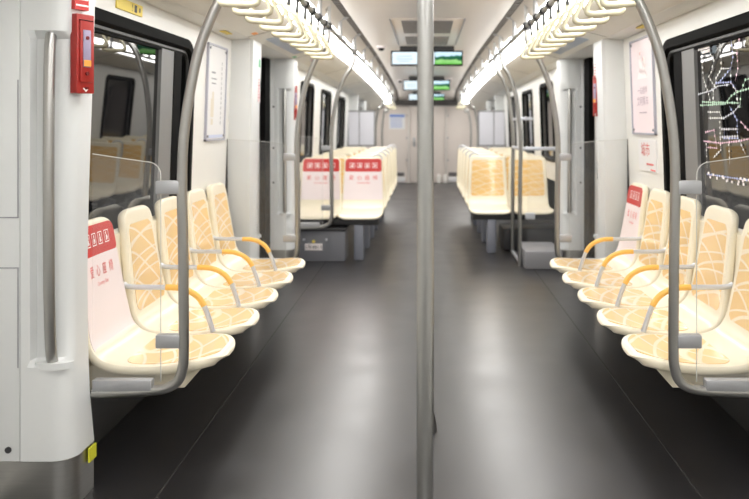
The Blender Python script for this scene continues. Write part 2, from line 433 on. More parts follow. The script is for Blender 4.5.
# end wall fittings
def wall_notice(name, x, z, w, h, parts, label, cat, base=PAPER):
    org = (x, YE - .012, z - h / 2)
    r = thing(name, org, label, cat)
    m = MB(); m.box(x - w / 2, x + w / 2, YE - .012, YE, z - h / 2, z + h / 2); m.link('sheet', base, r, org, smooth=False)
    for nm, ps, mt in parts:
        m = MB(); put(m, ps, lambda a, b: (x + a, YE - .014, z + b)); m.link(nm, mt, r, org, smooth=False)
wall_notice('notice_sheet', -.66, 1.38, .36, .34, [('header_band', rect(0, .13, .33, .06), BLUEP), ('text_lines', sum([rect(-.02, .06 - i * .045, .26, .014) for i in range(5)], []), BLUEP)],
            'blue and white notice sheet on the left of the far end wall', 'notice')
WB = mat('white_box', srgb(236, 232, 226), .4)
for x, l in ((.28, 'left'), (.42, 'right')):
    m = MB(); m.box(x - .05, x + .05, YE - .10, YE - .03, .0, .19, .012)
    tag(m.link('floor_box', WB, org=(x, YE - .07, 0)), '%s one of two small white boxes low at the foot of the far end door' % l, 'box', 'small white end boxes')
for sx in (-1, 1):
    m = MB(); m.box(.48, .78, YE - .05, YE, .02, .14, .008); o = m.link('floor_heater', PAPER, sx=sx, org=(sx * .63, YE - .03, .02))
    tag(o, 'low white heater box at floor level, %s of the far end door' % ('left', 'right')[sx > 0], 'heater', 'floor heaters')
    m = MB(); m.box(.50, .76, YE - .03, YE, .16, .24, .004); o = m.link('air_grille', GRILLE, sx=sx, org=(sx * .63, YE - .03, .16))
    tag(o, 'dark grille above the %s floor heater on the far end wall' % ('left', 'right')[sx > 0], 'grille', 'end wall grilles')

# ------------------------------------------------------------------ door pillars
def pillar(tn, sx, yf, yb, near=True, seam=True):
    """near: rounded front face at yf looking towards -Y, body back to yb (or mirrored when near is False)"""
    fy = (lambda t: yf + t) if near else (lambda t: yb - t)
    D = yb - yf
    org = (sx * 1.35, (yf + yb) / 2, 0)
    root = struct(empty('trim_%d' % tn, org))
    def prof(z, kind):
        s = interp([(0, -.012), (.17, -.012), (.2, 0.0), (.6, .015), (.95, .015), (1.3, .002), (1.85, -.015)], z)
        xs = 1.25 + s
        if kind == 'full':
            p = [(1.418, 0), (1.395, 0), (1.37, 0), (1.352, 0)]
            p += [(xs + .075 - .075 * math.sin(a), .075 - .075 * math.cos(a)) for a in [PI / 2 * i / 6 for i in range(7)]]
        else:
            p = [(1.418, 0), (1.385, 0), (1.377, .032), (1.345, .036)]
            p += [(xs + .055 - .055 * math.sin(a), .091 - .055 * math.cos(a)) for a in [PI / 2 * i / 6 for i in range(7)]]
        p += [(xs, D), (1.418, D)]
        return [(x, fy(t), z) for x, t in p]
    zs = [(.174, 'full'), (.35, 'full'), (.50, 'full'), (.525, 'rec'), (.8, 'rec'), (1.1, 'rec'), (1.4, 'rec'), (1.645, 'rec'), (1.672, 'full'), (1.8, 'full'), (1.945, 'full')]
    m = MB(); m.loft([prof(z, k) for z, k in zs]); m.link('pillar_body', PILLAR, root, org, sx=sx, ang=35)
    m = MB(); m.box(1.421, 1.56, min(fy(0), fy(.08)), max(fy(0), fy(.08)), .174, 1.945, .002); m.link('side_panel', PILLAR, root, org, sx=sx)
    m = MB(); m.loft([[(x + .003 if x < 1.4 else x, y, z) for x, y, _ in prof(z, 'full')] for z in (0.0, .172)]); 
    m.box(1.4195, 1.56, min(fy(.003), fy(.07)), max(fy(.003), fy(.07)), 0, .172)
    m.link('kick_plate', KICK, root, org, sx=sx)
    # hand hold in the recess
    ty = fy(.006)
    pts = spline([(1.322, fy(.03), 1.68), (1.322, fy(.012), 1.6), (1.318, fy(-.004), 1.3), (1.316, fy(-.008), 1.0), (1.316, fy(-.004), .75), (1.318, fy(.012), .56), (1.318, fy(.03), .505)], 5)
    m = MB(); m.tube(pts, .0185, 16); m.link('grab_bar', STEEL, root, org, sx=sx)
    m = MB()
    lp = [(1.315 + .07 * math.cos(a), fy(.03 - .036 * max(0, math.sin(a)) if 0 <= a <= PI else .03)) for a in [PI * i / 12 for i in range(13)]]
    m.loft([[(x, y, z) for x, y in lp] for z in (.492, .515)]); m.link('bar_socket', PILLAR, root, org, sx=sx)
    return root, org, fy

P1, o1, f1 = pillar(10, -1, 2.59, 2.765)
m = MB()
m.tube([(1.46, 2.586, .215), (1.46, 2.592, .215)], .011, 14); m.link('lock', DARK, P1, o1, sx=-1)
m = MB()
for x0, x1, z0, z1 in ((1.424, 1.56, 1.02, 1.024), (1.424, 1.428, 1.02, 1.5), (1.424, 1.428, .5, .845), (1.424, 1.56, .845, .849)): m.box(x0, x1, 2.588, 2.591, z0, z1)
m.link('panel_seam', GREYP, P1, o1, sx=-1, smooth=False)
pillar(11, 1, 2.59, 2.765)
for t, sx in ((12, -1), (13, 1)):
    pillar(t, sx, 5.29, 5.62, near=False)
for t, sx in ((14, -1), (15, 1)):
    r, og, fy = pillar(t, sx, 6.9, 7.12)
    for z in (1.50, 1.12, .80):
        m = MB(); m.tube([(1.42, 6.894, z), (1.42, 6.902, z)], .009, 10)
        m.link('rivet', DARK, r, og, sx=sx)
for t, sx in ((16, -1), (17, 1)):
    pillar(t, sx, 13.47, 13.65, near=False)
for t, sx in ((18, -1), (19, 1)):
    pillar(t, sx, 15.1, 15.4)
# face behind the far glass
for t, sx in ((20, -1), (21, 1)):
    m = MB(); m.box(1.26, 1.44, 5.285, 5.30, .0, 1.94, .003); struct(m.link('trim_%d' % t, PILLAR, sx=sx))

# red emergency handles
DRED = mat('dark_red', srgb(110, 14, 16), .4)
def device(sx, x, y, z0, z1, ang, label, far=False):
    org = (sx * x, y, z0)
    h = z1 - z0; w = .074
    R = Matrix.Rotation(ang, 3, 'Z')
    r = thing('emergency_handle', org, label, 'emergency device', 'red emergency devices')
    def B(x0, x1, z0_, z1_, d0, d1, bev=.003):
        m = MB(); m.box(x0, x1, -d1, -d0, z0_, z1_, bev); bmesh.ops.rotate(m.bm, cent=(0, 0, 0), matrix=R, verts=m.bm.verts); return m
    def L(m, nm, mt, par=r):
        o = m.link(nm, mt, par, (0, 0, 0), sx=sx); return o
    L(B(-w / 2, w / 2, 0, h, -.02, .014), 'housing', RED)
    L(B(-w * .36, w * .36, h * .14, h * .93, .014, .020), 'door_cover', RED)
    L(B(-w * .36, w * .36, h * .915, h * .925, .014, .0215, 0), 'cover_slot', BLACK)
    c = L(B(-w * .22, w * .22, h * .33, h * .80, .019, .023), 'inspection_window', LILAC)
    L(B(-w * .20, w * .20, h * .34, h * .42, .023, .0245, 0), 'caution_label', ORANGE, c)
    for zz in (.70, .25, .065):
        m = MB(); q = MB(); q.tube([(0, -.015, h * zz), (0, -.0255, h * zz)], .007 if zz > .2 else .0045, 12)
        bmesh.ops.rotate(q.bm, cent=(0, 0, 0), matrix=R, verts=q.bm.verts); m.join(q.bm)
        L(m, 'keyhole', DRED, r)
    m = MB(); put(m, [[(-.012, .008), (0, -.004), (.012, .008), (.009, .012), (0, .003), (-.009, .012)]], lambda a, b: R @ Vector((a, -.0155, h * .03 + b)))
    L(m, 'arrow_print', WPRINT)
    return r
# seat side of the near left pillar; angle turns the -Y face towards the aisle
a0 = math.radians(65)
device(-1, 1.229, 2.65, 1.455, 1.735, -a0, 'red emergency handle box with purple window on the near left pillar')
def side_plate(sx, x, y, z0, z1, w, base, name, label, cat, ink=None, group=None):
    org = (sx * x, y, z0)
    r = thing(name, org, label, cat, group)
    m = MB(); m.box(x - .006, x + .001, y - w / 2, y + w / 2, z0, z1, .001); m.link('plate', base, r, org, sx=sx)
    if ink:
        m = MB()
        n = int((z1 - z0) / .022)
        for i in range(n): m.box(x - .0075, x - .005, y - w * .3, y + w * (.3 if i % 3 else .1), z0 + .01 + i * .022, z0 + .02 + i * .022)
        m.link('printing', ink, r, org, sx=sx, smooth=False)
    return r
# red and white notice above the near left device
sp = thing('pillar_notice', (-1.2315, 2.64, 1.745), 'red and white notice sticker above the red emergency box', 'sticker')
R = Matrix.Rotation(-a0, 3, 'Z')
for nm, polys, mt, d in (('sheet', rect(0, .10, .056, .19), REDPRINT, .002), ('text_lines', sum([rect(0, .02 + i * .022, .052, .006) for i in range(8)], []), WPRINT, .0035)):
    m = MB(); put(m, polys, lambda a, b: R @ Vector((a, -d - .004, b)))
    if nm == 'sheet':
        m2 = MB(); m2.box(-.029, .029, -.0055, .02, .005, .195); bmesh.ops.rotate(m2.bm, cent=(0, 0, 0), matrix=R, verts=m2.bm.verts); m = m2
    m.link(nm, mt, sp, (0, 0, 0), sx=-1, smooth=False)

side_plate(-1, 1.248, 5.50, 1.50, 1.73, .085, PAPER, 'safety_notice', 'tall white notice with red writing on the pillar left of the door gap', 'notice', REDPRINT)
side_plate(-1, 1.242, 5.50, 1.76, 1.82, .06, GREEN, 'green_sticker', 'small green sticker above the white notice on the left pillar', 'sticker')
side_plate(1, 1.242, 5.50, 1.70, 1.80, .08, PINK, 'pink_notice', 'small pink notice above the red box on the right pillar', 'notice', REDPRINT)
device(1, 1.252, 5.50, 1.40, 1.70, -math.radians(70), 'red emergency box on the right pillar beside the door gap')
device(-1, 1.252, 7.02, 1.38, 1.70, -math.radians(67), 'red emergency box on the far left pillar behind the curved pole')

# header stickers
def slope_plate(sx, x, y, w, l, base, name, label, cat, prints=(), zoff=0):
    # plate lying on the sloping panel between lamp and window header
    def S(a, b, o=0):
        X = x + b; Z = interp([(.918, 2.038), (.98, 2.012), (1.08, 1.98), (1.235, 1.94), (1.6, 1.93)], X) + dz(y + a)
        return (X - .3 * o, y + a, Z - o)
    org = (sx * x, y, S(0, 0)[2])
    r = thing(name, org, label, cat)
    m = MB(); nx = 4
    lo = [[S(a, -w / 2 + w * i / nx, .004) for a in (-l / 2, l / 2)] for i in range(nx + 1)]
    hi = [[S(a, -w / 2 + w * i / nx, -.002) for a in (-l / 2, l / 2)] for i in range(nx + 1)]
    m.loft([[a[0], a[1], b[1], b[0]] for a, b in zip(lo, hi)]); m.link('sheet', base, r, org, sx=sx, smooth=False)
    for nm, ps, mt in prints:
        m = MB(); put(m, ps, lambda a, b: S(a, b, .006)); m.link(nm, mt, r, org, sx=sx, smooth=False)
    return r
for sx, s in ((-1, 'left'), (1, 'right')):
    slope_plate(sx, 1.085, 5.98, .17, 1.15, MAPBLUE, 'line_map_panel', 'blue grey line map panel above the %s door' % s, 'map panel',
                [('route_line', rect(0, 0, 1.0, .012), WPRINT), ('station_dots', sum([disc(-.48 + i * .06, .0, .012, 8) for i in range(17)], []), BLUEP)])
    slope_plate(sx, 1.12, 7.4, .05, .34, PAPER, 'red_letter_sticker', 'narrow sticker with red writing over the far end of the %s door' % s, 'sticker',
                [('letters', sum([rect(-.14 + i * .03, 0, .018, .03) for i in range(10)], []), REDPRINT)])
slope_plate(-1, 1.31, 4.85, .04, .16, YLAB, 'caution_sticker', 'small yellow sticker above the framed paper on the left wall', 'sticker')
slope_plate(1, 1.31, 4.55, .04, .14, YLAB, 'caution_sticker', 'small yellow sticker above the pink poster on the right wall', 'sticker')
slope_plate(-1, 1.17, 5.05, .03, .07, ORANGE, 'orange_sticker', 'tiny orange sticker on the panel behind the left straps', 'sticker')
slope_plate(-1, 1.2, 6.75, .03, .08, GREEN, 'green_sticker', 'tiny green sticker beside the left line map panel', 'sticker')
slope_plate(1, 1.0, 5.3, .04, .12, GREEN, 'green_sticker', 'tiny green sticker beside the right line map panel', 'sticker')

# ------------------------------------------------------------------ posters on the side walls
def wall_poster(sx, ya, yb, za, zb, base, name, label, cat, layers, framed=True):
    org = (sx * 1.4, (ya + yb) / 2, za)
    r = thing(name, org, label, cat)
    W = yb - ya; H = zb - za
    def S(a, b, o): # a to the reader's right, b up, from the centre
        y = (ya + yb) / 2 + a * (1 if sx < 0 else -1); z = (za + zb) / 2 + b
        return (wx(z) - o, y, z)
    def slab(nm, x0, x1, y0, y1, o0, o1, mt, par=r):
        m = MB(); m.loft([[S(x0, y0, o), S(x1, y0, o), S(x1, y1, o), S(x0, y1, o)] for o in (o0, o1)]); return m.link(nm, mt, par, org, sx=sx, smooth=False)
    slab('sheet', -W / 2 + .012, W / 2 - .012, -H / 2 + .012, H / 2 - .012, 0, .008, base)
    for nm, ps, mt in layers:
        m = MB(); put(m, ps, lambda a, b: S(a, b, .0095)); m.link(nm, mt, r, org, sx=sx, smooth=False)
    if framed:
        m = MB()
        for x0, x1, y0, y1 in ((-W / 2, W / 2, -H / 2, -H / 2 + .01), (-W / 2, W / 2, H / 2 - .01, H / 2), (-W / 2, -W / 2 + .01, -H / 2, H / 2), (W / 2 - .01, W / 2, -H / 2, H / 2)):
            m.loft([[S(x0, y0, o), S(x1, y0, o), S(x1, y1, o), S(x0, y1, o)] for o in (0, .016)])
        m.link('clear_frame', mat('frame_grey_violet', srgb(176, 176, 190), .3), r, org, sx=sx, smooth=False)
        for a in (-1, 1):
            for b in (-1, 1):
                m = MB(); p0 = S(a * (W / 2 - .03), b * (H / 2 - .03), .008); p1 = S(a * (W / 2 - .03), b * (H / 2 - .03), .02)
                m.tube([p0, p1], .008, 10)
                m.link('screw', GREYP, r, org, sx=sx)
    return r
wall_poster(-1, 4.70, 5.14, 1.235, 1.86, PAPER, 'framed_notice', 'tall white framed notice with faint print on the left wall', 'notice',
            [('heading', rect(-.08, .13, .09, .012) + rect(-.07, .09, .12, .008) + rect(-.07, .06, .10, .008), GREYP),
             ('figure', rect(-.09, -.10, .07, .12) + rect(-.08, -.02, .04, .05) + rect(-.09, -.19, .05, .04), TANP),
             ('side_text', sum([rect(.11, .20 - i * .033, .012, .02) for i in range(13)], []), GREYP),
             ('footer_line', rect(0, -.285, .38, .02), mat('pale_blue_print', srgb(205, 212, 235), .5))])
wall_poster(-1, 3.30, 3.62, 1.85, 1.925, YLAB, 'caution_sticker', 'yellow caution sticker with dark marks above the near left window', 'sticker',
            [('marks', move(text_polys('!', .05), .02, 0) + rect(.06, 0, .03, .035) + rect(.11, 0, .015, .02), DARK)], framed=False)
wall_poster(1, 4.58, 5.08, 1.275, 1.90, PINKPAPER, 'framed_poster', 'tall pale pink framed poster with small white figures on the right wall', 'poster',
            [('figures', rect(-.02, .13, .07, .10) + disc(.05, .16, .03) + disc(-.03, .21, .025) + rect(.06, .11, .05, .06) + [[(-.10, .05), (.12, .05), (.06, .11), (-.05, .12)]], WPRINT),
             ('blush', disc(-.03, .215, .014) + disc(.03, .17, .014) + rect(.075, .13, .02, .02), mat('rose_print', srgb(236, 176, 176), .5)),
             ('title', move(text_polys('一站相伴', .055), 0, -.03) + move(text_polys('文明乘车', .065), 0, -.10) + rect(0, -.17, .16, .008), mat('mauve_print', srgb(190, 172, 184), .5))])
wall_poster(1, 4.58, 4.98, 1.03, 1.255, PAPER, 'red_letter_notice', 'white sheet with red brushed letters below the pink poster', 'notice',
            [('letters', move(text_polys('城市', .095), -.03, .03) + rect(.06, -.055, .15, .012) + rect(.12, -.09, .10, .01), mat('faded_red_print', srgb(226, 120, 120), .5))], framed=False)

# ------------------------------------------------------------------ rails, straps and poles
for sx, s in ((-1, 'left'), (1, 'right')):
    org = (sx * .70, 7, 2.03)
    r = thing('hand_rail', org, 'long steel hand rail under the ceiling on the %s side' % s, 'hand rail', 'overhead hand rails')
    m = MB(); ys = [Y0 + .05] + [y for y in YS if 0 < y < 16.5] + [16.5]
    m.tube([(.70, y, 2.03 + dz(y)) for y in ys], .0165, 12); m.link('rail', STEEL, r, org, sx=sx)
    y = 2.55
    i = 0
    while y < 16.4:
        d_ = dz(y)
        m = MB(); m.tube(spline([(.64, y, 2.225 + d_), (.645, y, 2.205 + d_), (.67, y, 2.195 + d_), (.695, y, 2.19 + d_), (.70, y, 2.165 + d_), (.70, y, 2.03 + d_)], 4), .015, 10)
        m.box(.68, .72, y - .03, y + .03, 2.01 + d_, 2.055 + d_, .008)
        if y > 2.6: m.link('bracket', BRK, r, org, sx=sx)
        y += 1.15
    for yy in (3.9, 6.2):
        m = MB(); m.tube([(.70, yy - .03, 2.03), (.70, yy + .03, 2.03)], .021, 12)
        m.link('rail_sleeve', GREYP, r, org, sx=sx)

def make_strap():
    r = empty('hanging_strap')
    m = MB(); m.tube([(0, -.022, 0), (0, .022, 0)], .024, 12); m.box(-.007, .007, -.012, .012, -.085, -.01, .002); m.link('clip', DARK, r)
    # band then triangular grip, width along X
    m = MB(); m.box(-.013, .013, -.007, .007, -.125, -.07, .003); m.link('band', STRAPM, r)
    tri = spline([(0, 0, -.115), (.022, 0, -.125), (.05, 0, -.165), (.078, 0, -.205), (.083, 0, -.228), (.065, 0, -.237), (.03, 0, -.238), (0, 0, -.238), (-.03, 0, -.238), (-.065, 0, -.237),
                  (-.083, 0, -.228), (-.078, 0, -.205), (-.05, 0, -.165), (-.022, 0, -.125), (0, 0, -.115)], 4)
    tri = [Vector((p[0] * .86, 0, p[2])) for p in tri]
    m = MB(); m.tube(tri, [.009 + .004 * max(0, min(1, (-.2 - p[2]) / .03)) for p in tri], 10); m.link('grip', STRAPM, r)
    return r
ORD = ['nearest', 'second', 'third', 'fourth', 'fifth', 'sixth', 'seventh', 'eighth', 'ninth', 'tenth and last']
strap0 = make_strap(); first = True
for sx, s in ((-1, 'left'), (1, 'right')):
    for i, y in enumerate((2.78, 3.01, 3.26, 3.52, 3.77, 4.02, 4.27, 4.52, 4.78, 5.05)):
        o = strap0 if first else copy_tree(strap0); first = False
        o.location = (sx * .70, y, 2.03); o.rotation_euler = (random.uniform(-.04, .04), sx * -.06 + random.uniform(-.03, .03), random.uniform(-.12, .12))
        tag(o, 'ivory triangular hanging strap, %s in the near row on the %s rail' % (ORD[i], s), 'hanging strap', 'hanging straps')
    for i, y in enumerate((14.7, 15.1, 15.5)):
        o = copy_tree(strap0); o.location = (sx * .70, y, 2.03 + dz(y))
        tag(o, 'far ivory hanging strap near the end wall on the %s rail, %s' % (s, ('closest one', 'middle one', 'farthest one')[i]), 'hanging strap', 'far hanging straps')

UPPER = [(.70, 2.24), (.70, 2.15), (.70, 2.03), (.702, 1.94), (.728, 1.88), (.781, 1.808), (.822, 1.72), (.858, 1.62), (.883, 1.51), (.905, 1.38), (.918, 1.25), (.921, 1.1), (.917, .9), (.915, .7), (.914, .5)]
def curved_pole(sx, y, label, group, lower='return', glass=True, upperz=1.0, xs=1.42, r_=.019, name='grab_pole', shift=0.0):
    d_ = dz(y)
    org = (sx * .915, y, 0)
    r = thing(name, org, label, 'grab pole', group)
    P = [(x - (shift * max(0, min(1, (1.9 - z) / .5))), y, z + (d_ if z > 1.7 else 0)) for x, z in UPPER]
    if lower == 'return': P += [(.918, y, .44), (.935, y, .39), (.975, y, .362), (1.03, y, .351), (1.12, y, .346), (xs, y, .342)]
    else: P += [(.914 - shift, y, .3), (.914 - shift, y, .0)]
    m = MB(); m.tube(spline(P, 6), r_, 18); m.link('pole', STEEL, r, org, sx=sx)
    m = MB(); m.tube([(.70, y, 2.005 + d_), (.70, y, 2.055 + d_)], .027, 14); m.tube([(.70, y - .035, 2.03 + d_), (.70, y + .035, 2.03 + d_)], .024, 14); m.link('rail_clamp', DARK if lower == 'return' else ALU, r, org, sx=sx)
    if lower == 'return':
        m = MB(); m.box(1.03, xs - .005, y - .018, y + .018, .352, .395, .004); m.link('glass_channel', ALU, r, org, sx=sx)
    if glass:
        for z in (1.11, .537):
            m = MB(); m.box(.925, 1.015, y - .018, y + .018, z - .025, z + .025, .005); m.link('glass_clamp', ALU, r, org, sx=sx)
        # pane
        zt = 1.225
        out = [(1.425 if xs > 1.3 else xs, .385), (1.0, .385)] + [(1.0 + .05 - .05 * math.cos(a), zt - .05 - .02 + .05 * math.sin(a)) for a in [PI / 2 * i / 6 for i in range(7)]] + [(1.15, zt - .006), (xs, zt + .01)]
        m = MB(); m.loft([[(x, y + o, z) for x, z in out] for o in (-.004, .004)]); m.link('glass_pane', GLASS, r, org, sx=sx, smooth=False)
        m = MB(); m.tube([(x, y, z) for x, z in out[1:]], .0017, 6, caps=True); m.link('glass_edge', GLASSEDGE, r, org, sx=sx)
        if xs > 1.3 and y < 6:
            m = MB(); m.box(1.41, 1.432, y - .008, y + .008, .4, 1.24); m.link('wall_gasket', DARK, r, org, sx=sx)
    return r
for sx, s in ((-1, 'left'), (1, 'right')):
    curved_pole(sx, 2.785, 'nearest curved steel pole with clear glass screen, %s side' % s, 'curved poles with glass screens', xs=1.255)
    curved_pole(sx, 5.26, 'curved steel pole with glass screen behind the far end of the %s bench' % s, 'curved poles with glass screens')
curved_pole(-1, 7.16, 'curved steel pole with glass screen in front of the left red signed seats', 'curved poles with glass screens')
for sx, s in ((-1, 'left'), (1, 'right')):
    curved_pole(sx, 13.4, 'distant curved pole beside the framed white screen on the %s' % s, 'distant curved poles', lower='floor', glass=False)
    curved_pole(sx, 15.45, 'farthest curved pole before the end wall on the %s' % s, 'distant curved poles', lower='floor', glass=False)
# right side pair standing on the floor, with low glass and step box
for y, l in ((7.06, 'nearer'), (7.66, 'farther')):
    curved_pole(1, y, '%s floor standing pole of the pair before the right double seats' % l, 'paired floor poles', lower='floor', glass=False, shift=.035)
org = (.93, 7.3, 0)
r = thing('low_screen', org, 'low glass screen with silver top bar between right pole pair and pillar', 'glass screen')
m = MB(); m.box(.90, 1.40, 7.045, 7.075, 1.09, 1.125, .006); m.box(.866, .893, 7.08, 7.64, 1.09, 1.12, .005); m.link('top_bar', SILVER, r, org)
m = MB(); m.box(.86, 1.0, 7.045, 7.075, 1.375, 1.405, .005); m.box(.875, .90, 7.08, 7.64, 1.375, 1.40, .004); m.link('cross_bar', SILVER, r, org)
m = MB(); m.box(.866, .893, 7.08, 7.64, .02, .05, .005); m.link('bottom_bar', SILVER, r, org)
m = MB(); m.box(.95, 1.38, 7.056, 7.064, .22, 1.09); m.link('pane', GLASS, r, org, smooth=False)
m = MB(); m.box(.93, 1.02, 7.04, 7.08, .44, .50, .005); m.link('pane_clamp', SILVER, r, org)
m = MB(); m.box(.905, 1.25, 6.88, 7.45, 0, .165, .01)
tag(m.link('step_box', GREYLIGHT, org=(1.15, 7.25, 0)), 'light grey floor box behind the right pole pair', 'equipment box')

# centre poles
for y, lab in ((1.78, 'large steel centre pole nearest the camera'), (3.27, 'second centre pole hidden behind the nearest one, its foot showing')):
    org = (-.012, y, 0)
    if y > 2: org = (.004, y, 0)
    x = org[0]
    r = thing('centre_pole', org, lab, 'centre pole', 'centre poles')
    n = 40
    m = MB(); rad = .0185
    prof = [(x + (rad + (.0007 if j % 2 else 0)) * math.cos(2 * PI * j / n), y + (rad + (.0007 if j % 2 else 0)) * math.sin(2 * PI * j / n)) for j in range(n)]
    m.loft([[(a, b, z) for a, b in prof] for z in (.05, 2.2)]); m.link('pole', POLEM, r, org, ang=60)
    m = MB(); m.lathe([(.036, 0), (.036, .006), (.033, .03), (.027, .06), (.021, .085)], x, y, 0); m.link('foot', POLEM, r, org)
    m = MB(); m.lathe([(.021, -.06), (.03, -.02), (.045, 0)], x, y, 2.2); m.link('ceiling_flange', POLEM, r, org)

# ------------------------------------------------------------------ seats
class Shell:
    def __init__(s, prof, w_back, w_pan, d_split, top_r, front_r, dish_b, dish_p, top_p=2.5, front_p=2.3):
        P = spline([(0, u, z) for u, z in prof], 10)
        s.pts = P; s.d = [0]
        for a, b in zip(P, P[1:]): s.d.append(s.d[-1] + (b - a).length)
        s.L = s.d[-1]; s.wb, s.wp, s.ds, s.tr, s.fr, s.db, s.dp, s.tp, s.fp = w_back, w_pan, d_split, top_r, front_r, dish_b, dish_p, top_p, front_p
    def at(s, d):
        d = max(0, min(s.L, d))
        for i in range(len(s.d) - 1):
            if d <= s.d[i + 1]:
                t = (d - s.d[i]) / (s.d[i + 1] - s.d[i]); p = s.pts[i].lerp(s.pts[i + 1], t)
                a = s.pts[max(i - 1, 0)]; b = s.pts[min(i + 2, len(s.pts) - 1)]
                tg = (b - a).normalized(); break
        n = Vector((0, -tg.z, tg.y))   # towards the sitter
        return p, n
    def hw(s, d):
        k = max(0, min(1, (d / s.ds))); w = s.wb + (s.wp - s.wb) * k * k * (3 - 2 * k)
        if d < s.tr: q = 1 - d / s.tr; w -= s.tr * (1 - (1 - q ** s.tp) ** (1 / s.tp)) * .95
        e = s.L - d
        if e < s.fr: q = 1 - e / s.fr; w -= s.fr * (1 - (1 - q ** s.fp) ** (1 / s.fp)) * .95
        return w
    def P(s, a, d, off=0):
        p, n = s.at(d); k = max(0, min(1, d / s.ds)); dish = s.db + (s.dp - s.db) * k
        q = a / .22
        return Vector((a, 0, 0)) + p + n * (off + dish * q * q)
    def shell(s, th, nd=30, nt=12):
        m = MB(); ds = [s.L * (1 - math.cos(PI * i / nd)) / 2 * .5 + s.L * i / nd * .5 for i in range(nd + 1)]
        F = [[s.P(s.hw(d) * (2 * j / nt - 1), d, 0) for j in range(nt + 1)] for d in ds]
        def back(d, a):
            h = s.hw(d); aa = a * (h - .006) / h
            return s.P(aa, min(max(d, .006), s.L - .006), -th)
        B = [[back(d, s.hw(d) * (2 * j / nt - 1)) for j in range(nt + 1)] for d in ds]
        f = [[m.bm.verts.new(p) for p in row] for row in F]; b = [[m.bm.verts.new(p) for p in row] for row in B]
        for i in range(nd):
            for j in range(nt):
                m.bm.faces.new((f[i][j], f[i][j + 1], f[i + 1][j + 1], f[i + 1][j])); m.bm.faces.new((b[i][j], b[i + 1][j], b[i + 1][j + 1], b[i][j + 1]))
        rim = [(0, j) for j in range(nt)] + [(i, nt) for i in range(nd)] + [(nd, j) for j in range(nt, 0, -1)] + [(i, 0) for i in range(nd, 0, -1)]
        mids = []
        for (i, j) in rim:
            mid = (f[i][j].co + b[i][j].co) / 2; ctr = (f[i][nt // 2].co + b[i][nt // 2].co) / 2
            dirx = Vector((mid.x - ctr.x, 0, 0)); o = dirx.normalized() * .006 if dirx.length > 1e-4 else Vector()
            if i == 0: o += Vector((0, 0, .006))
            mids.append(m.bm.verts.new(mid + o))
        for k in range(len(rim)):
            k2 = (k + 1) % len(rim); a, c = rim[k], rim[k2]
            m.bm.faces.new((f[a[0]][a[1]], mids[k], mids[k2], f[c[0]][c[1]])); m.bm.faces.new((mids[k], b[a[0]][a[1]], b[c[0]][c[1]], mids[k2]))
        return m
    def patch(s, d0, d1, margin, r, off=.0025, nd=16, nt=10, wmax=9):
        m = MB()
        def w(d):
            x = min(s.hw(d) - margin, wmax); e = min(d - d0, d1 - d)
            if e < r: q = 1 - e / r; x -= r * (1 - math.sqrt(max(0, 1 - q * q))) 
            return x
        dd = [d0 + r * (1 - math.cos(PI / 2 * i / 5)) for i in range(5)] + [d0 + r + (d1 - d0 - 2 * r) * i / nd for i in range(nd + 1)] + [d1 - r * (1 - math.cos(PI / 2 * i / 5)) for i in range(4, -1, -1)]
        top = [[s.P(w(d) * (2 * j / nt - 1), d, off) for j in range(nt + 1)] for d in dd]
        m.loft(top, closed=False, caps=False)
        # thin turned-down border
        rim = [(top[i][nt], dd[i]) for i in range(len(dd))]
        for sgn in (-1, 1):
            e = [[s.P(sgn * w(d), d, off), s.P(sgn * (w(d) + .001), d, -.002)] for d in dd]
            m.loft(e, closed=False, caps=False)
        return m

LS = Shell([(.052, .955), (.068, .86), (.088, .72), (.108, .59), (.130, .49), (.175, .440), (.26, .420), (.39, .418), (.51, .430), (.575, .436), (.612, .426), (.626, .405)],
           .166, .219, .62, .075, .21, .018, .006, 2.5, 2.0)
TS = Shell([(.0, .99), (.022, .88), (.045, .76), (.072, .60), (.10, .51), (.15, .465), (.25, .445), (.38, .442), (.46, .448), (.50, .435), (.515, .408)],
           .200, .217, .5, .05, .07, .012, .014, 2.2, 2.4)

def icons(w, h, t):
    """four white framed pictograms"""
    out = []
    for i in range(4):
        cx = (i - 1.5) * w * 1.5
        out += frame2(cx, 0, w, h, t)
        out += disc(cx + (.1 - .06 * i) * w, h * .24, w * .12, 8)
        out += [[(cx - w * .22, -h * .32), (cx - w * .02, -h * .34), (cx + w * .18, h * .02), (cx + w * .02, h * .14), (cx - w * .12, h * .05)]]
        if i % 2: out += rect(cx + w * .2, -h * .18, w * .12, h * .26)
        else: out += disc(cx + w * .16, -h * .22, w * .1, 8)
    return out
def add_sign(root, S, sg, kx=1.0, ky=1.0, d1=.46, split=.145, top=.022):
    """sg = +1/-1 so that the writing reads left to right for a viewer in front"""
    m = S.patch(top, split, .014, .02, .003); b = m.link('sign_band', REDPRINT, root, ang=60)
    m = S.patch(split - .0005, d1, .014, .004, .003); c = m.link('sign_sheet', PINK, root, ang=60)
    f = lambda d0: (lambda a, y: S.P(sg * a * kx, d0 - y * ky, .0048))
    m = MB(); put(m, icons(.052, .052, .004), f(split * .56)); m.link('pictograms', WPRINT, b, smooth=False)
    m = MB()
    for i, ch in enumerate('爱心座椅'): put(m, move(text_polys(ch, .052), (i - 1.5) * .082, 0), f(split + .065))
    put(m, text_polys('Courtesy Seat', .024), f(split + .115)); m.link('sign_text', mat('sign_letter_red', srgb(222, 84, 84), .5), c, smooth=False)

